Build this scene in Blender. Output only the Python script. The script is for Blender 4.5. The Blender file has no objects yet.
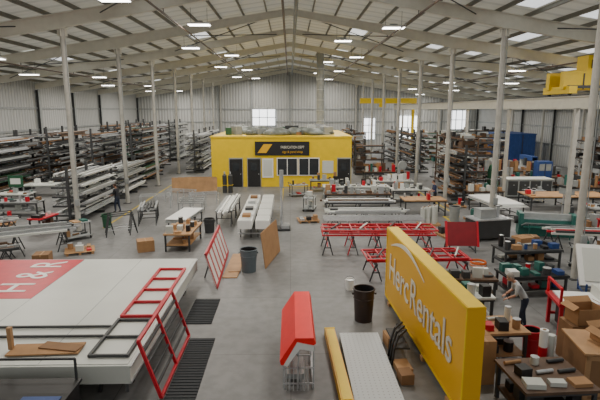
import bpy, math, random
from mathutils import Vector, Matrix, Euler
R=math.radians
# ------------------------------------------------------------------ materials
_M={}
def mat(name,col,rough=0.6,metal=0.0,var=0.12,scale=3.0,emit=0.0,bump=0.0):
    if name in _M: return _M[name]
    m=bpy.data.materials.new(name); m.use_nodes=True
    nt=m.node_tree; b=nt.nodes['Principled BSDF']
    b.inputs['Roughness'].default_value=rough
    b.inputs['Metallic'].default_value=metal
    tc=nt.nodes.new('ShaderNodeTexCoord'); n=nt.nodes.new('ShaderNodeTexNoise')
    n.inputs['Scale'].default_value=scale; n.inputs['Detail'].default_value=4
    nt.links.new(tc.outputs['Object'],n.inputs['Vector'])
    r=nt.nodes.new('ShaderNodeValToRGB')
    r.color_ramp.elements[0].position=0.3; r.color_ramp.elements[1].position=0.7
    r.color_ramp.elements[0].color=tuple(c*(1-var) for c in col)+(1,)
    r.color_ramp.elements[1].color=tuple(min(1,c*(1+var)) for c in col)+(1,)
    nt.links.new(n.outputs['Fac'],r.inputs['Fac']); nt.links.new(r.outputs['Color'],b.inputs['Base Color'])
    if emit>0:
        b.inputs['Emission Color'].default_value=tuple(col)+(1,); b.inputs['Emission Strength'].default_value=emit
    if bump>0:
        bp=nt.nodes.new('ShaderNodeBump'); bp.inputs['Strength'].default_value=bump
        nt.links.new(n.outputs['Fac'],bp.inputs['Height']); nt.links.new(bp.outputs['Normal'],b.inputs['Normal'])
    _M[name]=m; return m
def corr(name,col,axis,period=0.45,emit=0.0):
    m=bpy.data.materials.new(name); m.use_nodes=True; nt=m.node_tree; b=nt.nodes['Principled BSDF']
    b.inputs['Roughness'].default_value=0.6
    tc=nt.nodes.new('ShaderNodeTexCoord'); w=nt.nodes.new('ShaderNodeTexWave')
    w.bands_direction=axis; w.inputs['Scale'].default_value=0.314/period
    nt.links.new(tc.outputs['Object'],w.inputs['Vector'])
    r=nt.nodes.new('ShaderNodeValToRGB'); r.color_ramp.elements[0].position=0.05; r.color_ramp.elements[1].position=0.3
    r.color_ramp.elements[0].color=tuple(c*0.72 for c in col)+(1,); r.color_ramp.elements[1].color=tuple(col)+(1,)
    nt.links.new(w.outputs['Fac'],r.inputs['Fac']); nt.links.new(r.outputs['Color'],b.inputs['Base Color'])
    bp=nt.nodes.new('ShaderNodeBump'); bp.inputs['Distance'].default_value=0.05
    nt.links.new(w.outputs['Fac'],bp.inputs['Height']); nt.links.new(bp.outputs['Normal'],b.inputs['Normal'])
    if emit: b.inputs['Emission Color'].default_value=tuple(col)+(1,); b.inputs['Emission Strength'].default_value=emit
    return m
def concrete():
    m=bpy.data.materials.new('concrete_floor'); m.use_nodes=True; nt=m.node_tree; b=nt.nodes['Principled BSDF']
    tc=nt.nodes.new('ShaderNodeTexCoord')
    n1=nt.nodes.new('ShaderNodeTexNoise'); n1.inputs['Scale'].default_value=0.25; n1.inputs['Detail'].default_value=8
    n2=nt.nodes.new('ShaderNodeTexNoise'); n2.inputs['Scale'].default_value=3.5; n2.inputs['Detail'].default_value=6
    br=nt.nodes.new('ShaderNodeTexBrick'); br.offset=0; br.inputs['Scale'].default_value=1.0
    br.inputs['Brick Width'].default_value=3.8; br.inputs['Row Height'].default_value=3.8; br.inputs['Mortar Size'].default_value=0.012
    br.inputs['Color1'].default_value=(1,1,1,1); br.inputs['Color2'].default_value=(0.95,0.95,0.95,1); br.inputs['Mortar'].default_value=(0.6,0.6,0.6,1)
    for t in (n1,n2,br): nt.links.new(tc.outputs['Object'],t.inputs['Vector'])
    r=nt.nodes.new('ShaderNodeValToRGB'); r.color_ramp.elements[0].position=0.35; r.color_ramp.elements[1].position=0.7
    r.color_ramp.elements[0].color=(0.150,0.152,0.152,1); r.color_ramp.elements[1].color=(0.240,0.243,0.242,1)
    nt.links.new(n1.outputs['Fac'],r.inputs['Fac'])
    r2=nt.nodes.new('ShaderNodeValToRGB'); r2.color_ramp.elements[0].position=0.3; r2.color_ramp.elements[1].position=0.6
    r2.color_ramp.elements[0].color=(0.78,0.78,0.78,1); r2.color_ramp.elements[1].color=(1,1,1,1)
    nt.links.new(n2.outputs['Fac'],r2.inputs['Fac'])
    def mul(a,c):
        x=nt.nodes.new('ShaderNodeMix'); x.data_type='RGBA'; x.blend_type='MULTIPLY'; x.inputs[0].default_value=1
        nt.links.new(a,x.inputs[6]); nt.links.new(c,x.inputs[7]); return x.outputs[2]
    o=mul(mul(r.outputs['Color'],r2.outputs['Color']),br.outputs['Color'])
    nt.links.new(o,b.inputs['Base Color']); b.inputs['Roughness'].default_value=0.48
    return m
YEL=mat('yellow_paint',(0.80,0.55,0.0),0.45,var=0.04)
SYEL=mat('sign_yellow',(0.78,0.42,0.004),0.4,var=0.03,scale=0.8)
RED=mat('red_paint',(0.52,0.004,0.02),0.4,var=0.1)
BRED=mat('bright_red',(0.88,0.012,0.012),0.4,var=0.04)
DRED=mat('dark_red',(0.22,0.004,0.012),0.5)
WHITE=mat('white_panel',(0.80,0.81,0.79),0.45,var=0.03,scale=1)
OFFW=mat('offwhite_panel',(0.58,0.60,0.56),0.4,var=0.06,scale=0.7)
GREYP=mat('grey_paint',(0.30,0.32,0.32),0.5)
CREAM=mat('cream_steel',(0.66,0.64,0.55),0.5,var=0.05)
COLM=mat('column_steel',(0.42,0.41,0.37),0.5,var=0.12)
ALU=mat('aluminium',(0.50,0.52,0.54),0.35,0.5,var=0.1,scale=8)
STEEL=mat('dark_steel',(0.05,0.053,0.056),0.5,0.2)
BLACK=mat('black_plastic',(0.012,0.012,0.013),0.5)
RUB=mat('rubber_mat',(0.03,0.034,0.038),0.8,bump=0.4,scale=20)
WOOD=mat('plywood',(0.42,0.24,0.11),0.6,var=0.2,scale=2)
CARD=mat('cardboard',(0.36,0.20,0.09),0.8,var=0.1)
CARD2=mat('cardboard_dark',(0.24,0.13,0.06),0.8,var=0.1)
DWOOD=mat('dark_wood',(0.10,0.055,0.03),0.6,var=0.2)
TEAL=mat('teal_paint',(0.02,0.12,0.10),0.45)
GREEN=mat('green_paint',(0.02,0.10,0.05),0.5)
BLUE=mat('blue_paint',(0.02,0.06,0.22),0.5)
CAN=mat('can_grey_blue',(0.10,0.13,0.15),0.5)
BROWN=mat('bin_brown',(0.035,0.022,0.018),0.5)
ORANGE=mat('orange_plastic',(0.7,0.14,0.01),0.5)
SILV=mat('foil_insulation',(0.16,0.18,0.165),0.5,0.2,var=0.45,scale=2.5,bump=0.6)
LINE=mat('floor_line_yellow',(0.62,0.46,0.02),0.6,var=0.25)
GLASS=mat('daylight_glass',(0.95,0.98,1.0),0.3,emit=2.6,var=0.0)
LAMPE=mat('lamp_lens',(1,0.98,0.92),0.3,emit=10,var=0.0)
SKYL=mat('skylight_sheet',(0.93,0.97,1.0),0.5,emit=1.0,var=0.05)
DGL=mat('dark_glass',(0.03,0.035,0.04),0.15)
LOGO=mat('logo_white',(0.80,0.77,0.66),0.5,var=0.0)
LOGOG=mat('logo_grey',(0.66,0.64,0.56),0.5,var=0.0)
# ------------------------------------------------------------------ builder
class B:
    def __init__(s): s.V=[];s.F=[];s.I=[];s.mats=[];s.S=[]
    def mi(s,m):
        if m not in s.mats: s.mats.append(m)
        return s.mats.index(m)
    def add(s,vs,fs,m,smooth=False):
        o=len(s.V); s.V+= [tuple(v) for v in vs]; k=s.mi(m)
        for f in fs: s.F.append(tuple(o+i for i in f)); s.I.append(k); s.S.append(smooth)
    def box(s,c,sz,m,rot=(0,0,0)):
        E=Euler(rot).to_matrix(); c=Vector(c)
        vs=[c+E@Vector((x*sz[0]/2,y*sz[1]/2,z*sz[2]/2)) for x in(-1,1) for y in(-1,1) for z in(-1,1)]
        s.add(vs,[(0,1,3,2),(4,6,7,5),(0,4,5,1),(2,3,7,6),(0,2,6,4),(1,5,7,3)],m)
    def bx(s,x0,x1,y0,y1,z0,z1,m): s.box(((x0+x1)/2,(y0+y1)/2,(z0+z1)/2),(x1-x0,y1-y0,z1-z0),m)
    def cyl(s,p,q,r,m,n=10,r2=None,cap=True):
        p=Vector(p);q=Vector(q);d=(q-p).normalized(); r2=r if r2 is None else r2
        a=d.orthogonal().normalized(); b=d.cross(a); vs=[]
        for (c,rr) in((p,r),(q,r2)):
            for i in range(n):
                t=2*math.pi*i/n; vs.append(c+a*rr*math.cos(t)+b*rr*math.sin(t))
        s.add(vs,[(i,(i+1)%n,n+(i+1)%n,n+i) for i in range(n)],m,True)
        if cap: s.add(vs,[tuple(range(n-1,-1,-1)),tuple(range(n,2*n))],m)
    def tube(s,p,q,w,m):
        p=Vector(p);q=Vector(q);d=(q-p).normalized()
        a=d.cross(Vector((0,0,1)));
        if a.length<1e-3: a=Vector((1,0,0))
        a.normalize(); b=d.cross(a); h=w/2; vs=[]
        for c in(p,q):
            for u,v in((-h,-h),(h,-h),(h,h),(-h,h)): vs.append(c+a*u+b*v)
        s.add(vs,[(0,1,2,3),(7,6,5,4),(0,4,5,1),(1,5,6,2),(2,6,7,3),(3,7,4,0)],m)
    def poly(s,pts,m): s.add(pts,[tuple(range(len(pts)))],m)
    def prism(s,pts,off,m):
        n=len(pts); a=[Vector(p) for p in pts]; b=[p+Vector(off) for p in a]
        s.add(a+b,[tuple(range(n-1,-1,-1)),tuple(range(n,2*n))]+[(i,(i+1)%n,n+(i+1)%n,n+i) for i in range(n)],m)
    def sph(s,c,r,m,nu=12,nv=8,rot=(0,0,0)):
        E=Euler(rot).to_matrix(); c=Vector(c); vs=[];fs=[]
        for j in range(nv+1):
            ph=math.pi*j/nv
            for i in range(nu):
                t=2*math.pi*i/nu
                vs.append(c+E@Vector((r[0]*math.sin(ph)*math.cos(t),r[1]*math.sin(ph)*math.sin(t),r[2]*math.cos(ph))))
        for j in range(nv):
            for i in range(nu): fs.append((j*nu+i,(j+1)*nu+i,(j+1)*nu+(i+1)%nu,j*nu+(i+1)%nu))
        s.add(vs,fs,m,True)
    def torus(s,c,R1,r,m,n=20,k=6):
        c=Vector(c);vs=[];fs=[]
        for i in range(n):
            t=2*math.pi*i/n
            for j in range(k):
                u=2*math.pi*j/k; rr=R1+r*math.cos(u); vs.append(c+Vector((rr*math.cos(t),rr*math.sin(t),r*math.sin(u))))
        for i in range(n):
            for j in range(k): fs.append((i*k+j,((i+1)%n)*k+j,((i+1)%n)*k+(j+1)%k,i*k+(j+1)%k))
        s.add(vs,fs,m,True)
    def text(s,body,size,M,m,align='CENTER',sx=1.0,depth=0.01):
        cu=bpy.data.curves.new('t','FONT'); cu.body=body; cu.size=size; cu.align_x=align; cu.extrude=depth
        ob=bpy.data.objects.new('t',cu); bpy.context.scene.collection.objects.link(ob)
        dg=bpy.context.evaluated_depsgraph_get(); me=ob.evaluated_get(dg).to_mesh()
        s.add([M@Vector((v.co.x*sx,v.co.y,v.co.z)) for v in me.vertices],[tuple(p.vertices) for p in me.polygons],m)
        ob.evaluated_get(dg).to_mesh_clear(); bpy.data.objects.remove(ob); bpy.data.curves.remove(cu)
    def done(s,name,loc=(0,0,0),rz=0,bev=0,parent=None):
        me=bpy.data.meshes.new(name); me.from_pydata(s.V,[],s.F)
        for m in s.mats: me.materials.append(m)
        me.polygons.foreach_set('material_index',s.I); me.polygons.foreach_set('use_smooth',s.S); me.update()
        ob=bpy.data.objects.new(name,me); bpy.context.scene.collection.objects.link(ob)
        ob.location=loc; ob.rotation_euler=(0,0,rz)
        if bev:
            md=ob.modifiers.new('bev','BEVEL'); md.width=bev; md.segments=2; md.limit_method='ANGLE'; md.angle_limit=R(50)
        if parent: ob.parent=parent
        return ob
XL,XR,Y0,Y1=-24.0,30.0,-5.0,78.0
def zr(x): return 12.6-0.16*abs(x)
FR=[9.2+7.6*k for k in range(-1,10)]; FR=[y for y in FR if y<77.9]
CL,CR=-10.85,10.45
# ------------------------------------------------------------------ shell
b=B(); b.bx(XL,XR,Y0,Y1,-0.3,0,concrete()); b.done('floor')
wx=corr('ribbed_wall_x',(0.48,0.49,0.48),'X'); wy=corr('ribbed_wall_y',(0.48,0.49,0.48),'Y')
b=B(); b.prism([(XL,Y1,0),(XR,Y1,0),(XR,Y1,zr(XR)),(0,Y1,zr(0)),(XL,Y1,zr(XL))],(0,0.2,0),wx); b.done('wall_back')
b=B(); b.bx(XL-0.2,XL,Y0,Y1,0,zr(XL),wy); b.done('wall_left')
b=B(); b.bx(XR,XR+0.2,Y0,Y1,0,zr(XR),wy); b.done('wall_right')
rm=corr('roof_insulation_glow',(0.56,0.55,0.48),'Y',1.2,emit=0.24)  # insulation sheet with a faint added glow to brighten the roof underside
b=B()
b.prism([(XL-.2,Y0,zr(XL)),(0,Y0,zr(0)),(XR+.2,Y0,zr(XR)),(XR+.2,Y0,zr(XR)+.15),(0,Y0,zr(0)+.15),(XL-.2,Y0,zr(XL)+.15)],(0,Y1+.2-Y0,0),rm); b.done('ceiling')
PUR=mat('purlin_steel',(0.17,0.165,0.135),0.5)
b=B()
x=-23.2
while x<XR-0.5:
    if abs(x)>0.3:
        z=zr(x)-0.11; sl=math.atan(0.16)*(1 if x>0 else -1)
        b.box((x,(Y0+Y1)/2,z),(0.08,Y1-Y0-0.1,0.2),PUR,(0,sl,0))
    x+=1.45
b.done('roof_purlins')
b=B()
for y in FR:
    for sx in(-1,1):
        xe=XL+0.05 if sx<0 else XR-0.05
        cx=CL if sx<0 else CR
        pts=[(0,.38),(cx,.66),(xe,.48)]
        for (xa,da),(xb,db) in zip(pts,pts[1:]):
            z0=zr(xa)-0.22; z1=zr(xb)-0.22
            b.prism([(xa,y-.03,z0),(xb,y-.03,z1),(xb,y-.03,z1-db),(xa,y-.03,z0-da)],(0,.06,0),CREAM)
            for zz,ta,tb in((0,0,0),(1,da,db)):
                b.prism([(xa,y-.12,z0-ta),(xb,y-.12,z1-tb),(xb,y-.12,z1-tb-.03),(xa,y-.12,z0-ta-.03)],(0,.24,0),CREAM)
b.done('roof_rafters')
b=B()
for i in range(len(FR)-1):
    if i%2==0:
        for xa,xb in((-22,-13),(13,22),(-9,-1),(1,9)):
            b.cyl((xa,FR[i],zr(xa)-.5),(xb,FR[i+1],zr(xb)-.5),0.03,STEEL,6); b.cyl((xb,FR[i],zr(xb)-.5),(xa,FR[i+1],zr(xa)-.5),0.03,STEEL,6)
b.done('roof_bracing_rods')
b=B()
PIPE=mat('pipe_brown',(0.14,0.10,0.08),0.5)
for x,r,m in((-0.35,.07,PIPE),(0.35,.11,GREYP),(-6,.05,PIPE),(6.2,.05,PIPE),(-17,.05,PIPE),(17,.05,PIPE)):
    b.cyl((x,Y0,zr(x)-1.0),(x,Y1,zr(x)-1.0),r,m,8)
    for y in FR: b.cyl((x,y,zr(x)-1.0),(x,y,zr(x)-.6),.02,STEEL,6)
b.done('ceiling_pipes')
b=B()
for i in range(len(FR)-1):
    y0=FR[i]+1.0;y1=FR[i+1]-1.0
    for xa in(-17.4,-7.25,4.35,10.15,13.05,17.4,20.3,24.65):
        if (xa>12 and (i+int(xa))%3!=0) or i%2==0:
            xb=xa+1.25; zo=-0.03
            b.poly([(xa,y0,zr(xa)+zo),(xa,y1,zr(xa)+zo),(xb,y1,zr(xb)+zo),(xb,y0,zr(xb)+zo)],SKYL)
b.done('skylight_panels')
for y in FR:
    if y<5: continue
    for x in(CL,CR):
        b=B(); zt=zr(x)-0.22-0.69
        b.cyl((0,0,0.03),(0,0,zt),0.13,COLM,16)
        b.box((0,0,.015),(.45,.45,.03),STEEL); b.box((0,0,zt-.02),(.45,.45,.04),CREAM)
        for a in range(4):
            t=a*math.pi/2; b.box((.17*math.cos(t),.17*math.sin(t),zt-.2),(.14,.02,.36) ,CREAM,(0,0,t))
        b.cyl((0.145,-.08,1.0),(0.145,-.08,zt-.5),.022,GREYP,6)
        b.box((0.10,-.15,1.5),(.22,.1,.34),GREYP)
        b.done('steel_column',(x,y,0))
b=B()
for y in FR:
    for x,sg in((XL+.2,1),(XR-.2,-1)):
        b.bx(x-.15,x+.15,y-.03,y+.03,0,zr(x)-.8,STEEL)
        b.bx(x-.17,x-.14,y-.15,y+.15,0,zr(x)-.8,GREYP); b.bx(x+.14,x+.17,y-.15,y+.15,0,zr(x)-.8,GREYP)
for z in(2.2,4.2,6.2):
    b.bx(XL,XL+.12,Y0,Y1,z,z+.18,GREYP); b.bx(XR-.12,XR,Y0,Y1,z,z+.18,GREYP)
    b.bx(XL,XR,Y1-.12,Y1,z,z+.18,GREYP)
for x in(-18,-11.3,-6,0,5.5,10.5,17,24): b.bx(x-.12,x+.12,Y1-.3,Y1-.1,0,zr(x)-.3,GREYP)
b.done('trim_wall_framing')
def window(n,x,z,w,h,nx=3,nz=2):
    b=B(); b.bx(-w/2,w/2,-.03,0,-h/2,h/2,GLASS)
    for i in range(nx+1): xx=-w/2+w*i/nx; b.bx(xx-.05,xx+.05,-.12,0,-h/2,h/2,GREYP)
    for i in range(nz+1): zz=-h/2+h*i/nz; b.bx(-w/2,w/2,-.12,0,zz-.05,zz+.05,GREYP)
    b.done(n,(x,Y1-.14,z))
window('window_1',-4.2,5.0,3.8,2.6)
window('window_2',18.8,3.4,3.2,3.8,2,2)
window('window_3',27.0,4.6,3.0,3.0,3,2)
window('window_4',12.6,3.2,2.0,3.4,2,3)
# ------------------------------------------------------------------ lamps (rectangular high-bay fluorescent fittings)
for i in range(1,len(FR)-1):
    y=(FR[i]+FR[i+1])/2
    for x in ((-16.5,-5.0,5.8,19.5) if i%2 else (-18.5,-7.0,3.8,16.5)):
        b=B()
        for sx in(-.45,.45): b.cyl((sx,0,.9),(sx,0,.1),.01,STEEL,5)
        b.bx(-.62,.62,-.28,.28,0,.1,WHITE); b.bx(-.2,.2,-.12,.12,.1,.2,GREYP)
        for k in range(4): yy=-.2+.133*k; b.bx(-.58,.58,yy-.05,yy+.05,-.03,0,LAMPE)
        o=b.done('fluorescent_high_bay',(x,y,zr(x)-1.05))
        l=bpy.data.lights.new('lamp_light','AREA'); l.shape='RECTANGLE'; l.size=1.1; l.size_y=.5; l.energy=400; l.color=(1,.93,.83)
        lo=bpy.data.objects.new('lamp_light',l); bpy.context.scene.collection.objects.link(lo); lo.parent=o; lo.location=(0,0,-.05)
# ------------------------------------------------------------------ crane
b=B()
for x in(14.4,28.6):
    b.bx(x-.12,x+.12,16,68,6.2,6.25,CREAM);b.bx(x-.03,x+.03,16,68,6.2,6.8,CREAM);b.bx(x-.15,x+.15,16,68,6.76,6.8,CREAM)
    b.bx(x-.04,x+.04,16,68,6.8,6.87,STEEL)
    for y in FR:
        if 15<y<68: b.bx(x-.1,x+.1,y-.1,y+.1,0,6.2,COLM); b.box((x,y,.02),(.4,.4,.04),STEEL)
b.done('crane_runway')
def crane(y,xa,xb,z=6.87,hh=.9):
    b=B()
    for yy in(-.7,.7):
        b.bx(xa,xb,yy-.18,yy+.18,z+.3,z+.3+hh,YEL)
    for x in (xa+.3,xb-.3):
        b.bx(x-.2,x+.2,-1.3,1.3,z+.08,z+.45,YEL)
        for yy in(-1,1): b.cyl((x-.06,yy,z+.13),(x+.06,yy,z+.13),.13,STEEL,12)
    xm=xa+(2.3)
    b.bx(xm-1.1,xm+1.1,-.8,.8,z+.3+hh,z+.45+hh,YEL); b.bx(xm-.9,xm+.9,-.5,.5,z+.45+hh,z+1.15+hh,YEL)
    b.cyl((xm-.7,-.55,z+.7+hh),(xm+.5,-.55,z+.7+hh),.22,STEEL,12)
    b.bx(xa+.2,xb,-.95,-.9,z+.35,z+.5,STEEL)
    for k in range(6): b.bx(xa+1+k*2.2,xa+1.06+k*2.2,-.92,-.87,z+.3,z+1.1,STEEL)
    b.cyl((xm,0,z+.4),(xm,0,z-.9),.02,STEEL,6); b.box((xm,0,z-1.0),(.2,.12,.3),YEL)
    b.done('overhead_crane',(0,y,0))
crane(26.2,14.1,28.9)
b=B(); b.bx(0,7.6,-.2,.2,7.0,7.7,YEL); b.cyl((7.2,0,0),(7.2,0,7.6),.2,YEL,12); b.bx(2.6,3.4,-.3,.3,6.5,7.0,YEL); b.box((7.2,0,.03),(.7,.7,.06),STEEL)
b.cyl((3,0,5),(3,0,6.5),.02,STEEL,6)
b.done('jib_crane',(9.4,66,0))
# ------------------------------------------------------------------ yellow office
b=B(); X0,X1,YF,YB,H=-6.3,4.95,38.9,50.5,3.95
b.bx(X0,X1,YF,YB,0,H,YEL)
b.bx(X0-.06,X1+.06,YF-.06,YB+.06,H,H+.12,YEL)
for xa in(-4.85,-3.4,3.85):
    b.bx(xa-.06,xa+1.06,YF-.05,YF,0,2.35,GREYP); b.bx(xa,xa+1.0,YF-.09,YF-.04,0.02,2.25,BLACK)
    b.bx(xa+.25,xa+.75,YF-.11,YF-.08,1.3,1.95,DGL); b.cyl((xa+.88,YF-.15,1.05),(xa+.88,YF-.08,1.05),.04,ALU,8)
b.bx(-2.25,-1.35,YF-.05,YF,.75,2.3,WHITE); b.bx(-2.15,-1.45,YF-.07,YF-.04,.9,2.2,OFFW)
for xa,xb in((-1.0,.55),(.75,2.3)):
    b.bx(xa-.07,xb+.07,YF-.06,YF,.9,2.35,WHITE); b.bx(xa,xb,YF-.08,YF-.05,.97,2.28,DGL)
    b.bx((xa+xb)/2-.03,(xa+xb)/2+.03,YF-.1,YF-.06,.97,2.28,WHITE)
b.bx(2.6,3.5,YF-.05,YF,1.1,2.1,OFFW)
b.bx(-2.8,1.55,YF-.12,YF-.02,2.55,3.65,BLACK)
b.prism([(-2.6,YF-.13,2.75),(-1.9,YF-.13,2.75),(-1.4,YF-.13,3.45),(-2.1,YF-.13,3.45)],(0,-.02,0),SYEL)
b.text('FABRICATION DEPT',.30,Matrix.Translation((.2,YF-.13,3.1))@Matrix.Rotation(R(90),4,'X'),LOGO,sx=.7)
b.text('sign & panel shop',.26,Matrix.Translation((.2,YF-.13,2.75))@Matrix.Rotation(R(90),4,'X'),SYEL,sx=.9)
b.done('yellow_office')
random.seed(4)
b=B()
for i in range(22):
    x=random.uniform(-4.6,3.6); y=random.uniform(1.0,7.8)
    b.sph((x,y,random.uniform(.05,.2)),(random.uniform(.4,1.3),random.uniform(.4,1.2),random.uniform(.15,.6)),SILV,10,6,(random.uniform(-.2,.2),random.uniform(-.2,.2),random.uniform(0,3)))
for i in range(14):
    x=random.uniform(-4.6,4.2); y=random.uniform(1.0,6.5); h=random.uniform(.2,.8); b.box((x,y,h/2),(random.uniform(.3,1.1),random.uniform(.3,1),h),random.choice([GREYP,CARD2,STEEL,OFFW,GREEN]),(0,0,random.uniform(0,1)))
b.V=[(v[0],v[1],max(v[2],0)) for v in b.V]
b.done('roof_storage_clutter',(-.6,39.2,4.07))
b=B(); b.cyl((0,0,0),(0,0,7.5),.36,GREYP,16); b.cyl((0,0,0),(0,0,.7),1.3,ALU,16,r2=.38)
for z in range(1,7): b.cyl((0,0,z),(0,0,z+.06),.4,ALU,16)
b.done('vent_duct',(3.0,48.9,4.07))
# ------------------------------------------------------------------ generic props
PAL=[CARD,CARD2,OFFW,GREYP,STEEL,BLACK,ALU,WOOD,DWOOD,RED,GREYP,TEAL,STEEL]
def items(b,w,d,z,rn,n,hmax=.35,pal=PAL):
    nx=max(1,int(w/.36)); ny=max(1,int(d/.34)); cells=[(i,j) for i in range(nx) for j in range(ny)]; rn.shuffle(cells)
    for (i,j) in cells[:n]:
        cw=w/nx;cd=d/ny; x=-w/2+cw*(i+.5); y=-d/2+cd*(j+.5); m=rn.choice(pal); k=rn.random(); h=rn.uniform(.05,hmax)
        if k<.55: b.box((x,y,z+h/2),(cw*rn.uniform(.4,.85),cd*rn.uniform(.4,.85),h),m,(0,0,rn.uniform(-.15,.15)))
        elif k<.8: 
            r=min(cw,cd)*rn.uniform(.15,.35); b.cyl((x,y,z),(x,y,z+h),r,m,10); b.cyl((x,y,z+h),(x,y,z+h+.015),r*1.05,ALU,10)
        else: b.cyl((x-cw*.4,y,z+.04),(x+cw*.4,y+.05,z+.04),.04,m,8)
def bench(loc,rz,w,d,h=.9,top=WOOD,leg=STEEL,seed=0,n=10,shelf=True,name='workbench',hmax=.35,pal=PAL):
    rn=random.Random(seed); b=B(); b.box((0,0,h-.03),(w,d,.06),top)
    k=max(2,int(w/2.2)+1)
    for i in range(k):
        x=-w/2+.08+(w-.16)*i/(k-1)
        for y in(-d/2+.08,d/2-.08): b.tube((x,y,0),(x,y,h-.06),.07,leg)
        b.tube((x,-d/2+.08,.25),(x,d/2-.08,.25),.05,leg)
    for y in(-d/2+.08,d/2-.08): b.tube((-w/2+.08,y,h-.1),(w/2-.08,y,h-.1),.06,leg)
    if shelf:
        b.box((0,0,.28),(w-.1,d-.12,.03),top); items(b,w-.3,d-.2,.295,rn,n//2,.35,pal)
    items(b,w-.1,d-.1,h,rn,n,hmax,pal)
    return b.done(name,loc,rz)
def crack(loc,rz,L,H,W,lv,seed,pal,name='cantilever_rack'):
    rn=random.Random(seed); b=B(); k=max(2,int(L/2.2)+1)
    for i in range(k):
        y=-L/2+.2+(L-.4)*i/(k-1)
        b.box((0,y,H/2),(.14,.12,H),STEEL); b.box((0,y,.06),(W,.12,.12),STEEL)
        for j in range(lv):
            z=.35+(H-.5)*j/(lv-.0); b.box((0,y,z),(W,.08,.1),STEEL)
    for j in range(lv):
        z=.40+(H-.5)*j/lv; gap=(H-.5)/lv-.16
        for sd in(-1,1):
            x=.12
            while x<W/2-.08:
                w=rn.uniform(.06,.18); hh=rn.uniform(.05,.14); nst=rn.randint(1,max(1,int(gap/hh)-1)); nst=min(nst,5)
                for q in range(nst):
                    m=rn.choice(pal); l=L*rn.uniform(.75,.97); yo=rn.uniform(-.08,.08)
                    if rn.random()<.5: b.box((sd*(x+w/2),yo,z+hh*(q+.5)),(w*.9,l,hh*.85),m)
                    else: b.cyl((sd*(x+w/2),yo-l/2,z+hh*(q+.5)),(sd*(x+w/2),yo+l/2,z+hh*(q+.5)),min(w,hh)*.48,m,7)
                x+=w+.02
    return b.done(name,loc,rz)
SP=[CARD2,DWOOD,STEEL,GREYP,BLACK,OFFW,ALU,CARD,GREYP,STEEL]
def shelf(loc,rz,w,d,h,lv,seed,col=STEEL,pal=None,name='storage_rack'):
    rn=random.Random(seed); b=B(); pal=pal or SP
    k=max(2,int(w/2.6)+1)
    for i in range(k):
        x=-w/2+.05+(w-.1)*i/(k-1)
        for y in(-d/2+.05,d/2-.05): b.tube((x,y,0),(x,y,h),.09,col)
        z=.2
        while z+.8<h: b.tube((x,-d/2+.05,z),(x,d/2-.05,z+.7),.035,col); z+=.8
    for j in range(lv):
        z=.15+(h-.4)*j/max(1,lv-1) if lv>1 else .15
        for y in(-d/2+.05,d/2-.05): b.box((0,y,z-.02),(w,.05,.1),col)
        b.box((0,0,z+.04),(w-.1,d-.1,.03),DWOOD)
        gap=(h-.4)/max(1,lv-1)-.15; x=-w/2+.15
        while x<w/2-.3:
            ww=rn.uniform(.15,.7); ww=min(ww,w/2-.1-x)
            if rn.random()<.85: 
                hh=gap*rn.uniform(.2,.85); mm=rn.choice(pal)
                if rn.random()<.65: b.box((x+ww/2,rn.uniform(-.05,.05),z+.056+hh/2),(ww*.92,d*rn.uniform(.5,.8),hh),mm)
                else:
                    for q in range(3): b.cyl((x+ww*(.2+.3*q),-d*.35,z+.126),(x+ww*(.2+.3*q),d*.35,z+.126),min(.07,ww*.14),mm,8)
            x+=ww+.03
    return b.done(name,loc,rz)
def barstand(loc,rz,L,W,h,seed,pal,name='tube_stand',legm=STEEL,n=12,nst=3):
    rn=random.Random(seed); b=B()
    for i in range(nst):
        y=-L/2+L*.12+L*.76*i/(nst-1)
        b.tube((-W/2,y,h-.03),(W/2,y,h-.03),.06,legm)
        for sx in(-1,1):
            b.tube((sx*(W/2-.05),y,h-.05),(sx*(W/2-.05),y-.28,0.02),.045,legm); b.tube((sx*(W/2-.05),y,h-.05),(sx*(W/2-.05),y+.28,.02),.045,legm)
            b.tube((sx*(W/2-.05),y-.17,.35),(sx*(W/2-.05),y+.17,.35),.03,legm)
        b.tube((-W/2+.05,y,.4),(W/2-.05,y,.4),.035,legm)
    for i in range(n):
        x=-W/2+.06+(W-.12)*i/(n-1); s_=min(.09,W/n*.8); m=rn.choice(pal); l=L*rn.uniform(.8,1); yo=rn.uniform(-.1,.1)*L*.5
        b.box((x,yo,h+s_/2),(s_,l,s_),m)
        if rn.random()<.4: b.box((x,yo,h+s_*1.5),(s_,l*.9,s_),rn.choice(pal))
    return b.done(name,loc,rz)
def sheets(loc,rz,L,W,h,n,pal,seed,name='panel_stand',legm=ALU):
    rn=random.Random(seed); b=B()
    for i in range(3):
        y=-L/2+L*.12+L*.76*i/2
        b.tube((-W/2,y,h-.03),(W/2,y,h-.03),.06,legm)
        for sx in(-1,1): b.tube((sx*(W/2-.06),y,h-.05),(sx*(W/2-.06),y,0),.05,legm)
        b.tube((-W/2+.05,y,.2),(W/2-.05,y,.2),.04,legm)
    for sx in(-1,1): b.tube((sx*(W/2-.06),-L*.4,.2),(sx*(W/2-.06),L*.4,.2),.04,legm)
    z=h
    for i in range(n):
        t=rn.uniform(.02,.09); b.box((rn.uniform(-.04,.04),rn.uniform(-.1,.1),z+t/2),(W*rn.uniform(.85,1),L*rn.uniform(.88,1),t),rn.choice(pal)); z+=t
    return b.done(name,loc,rz)
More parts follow.
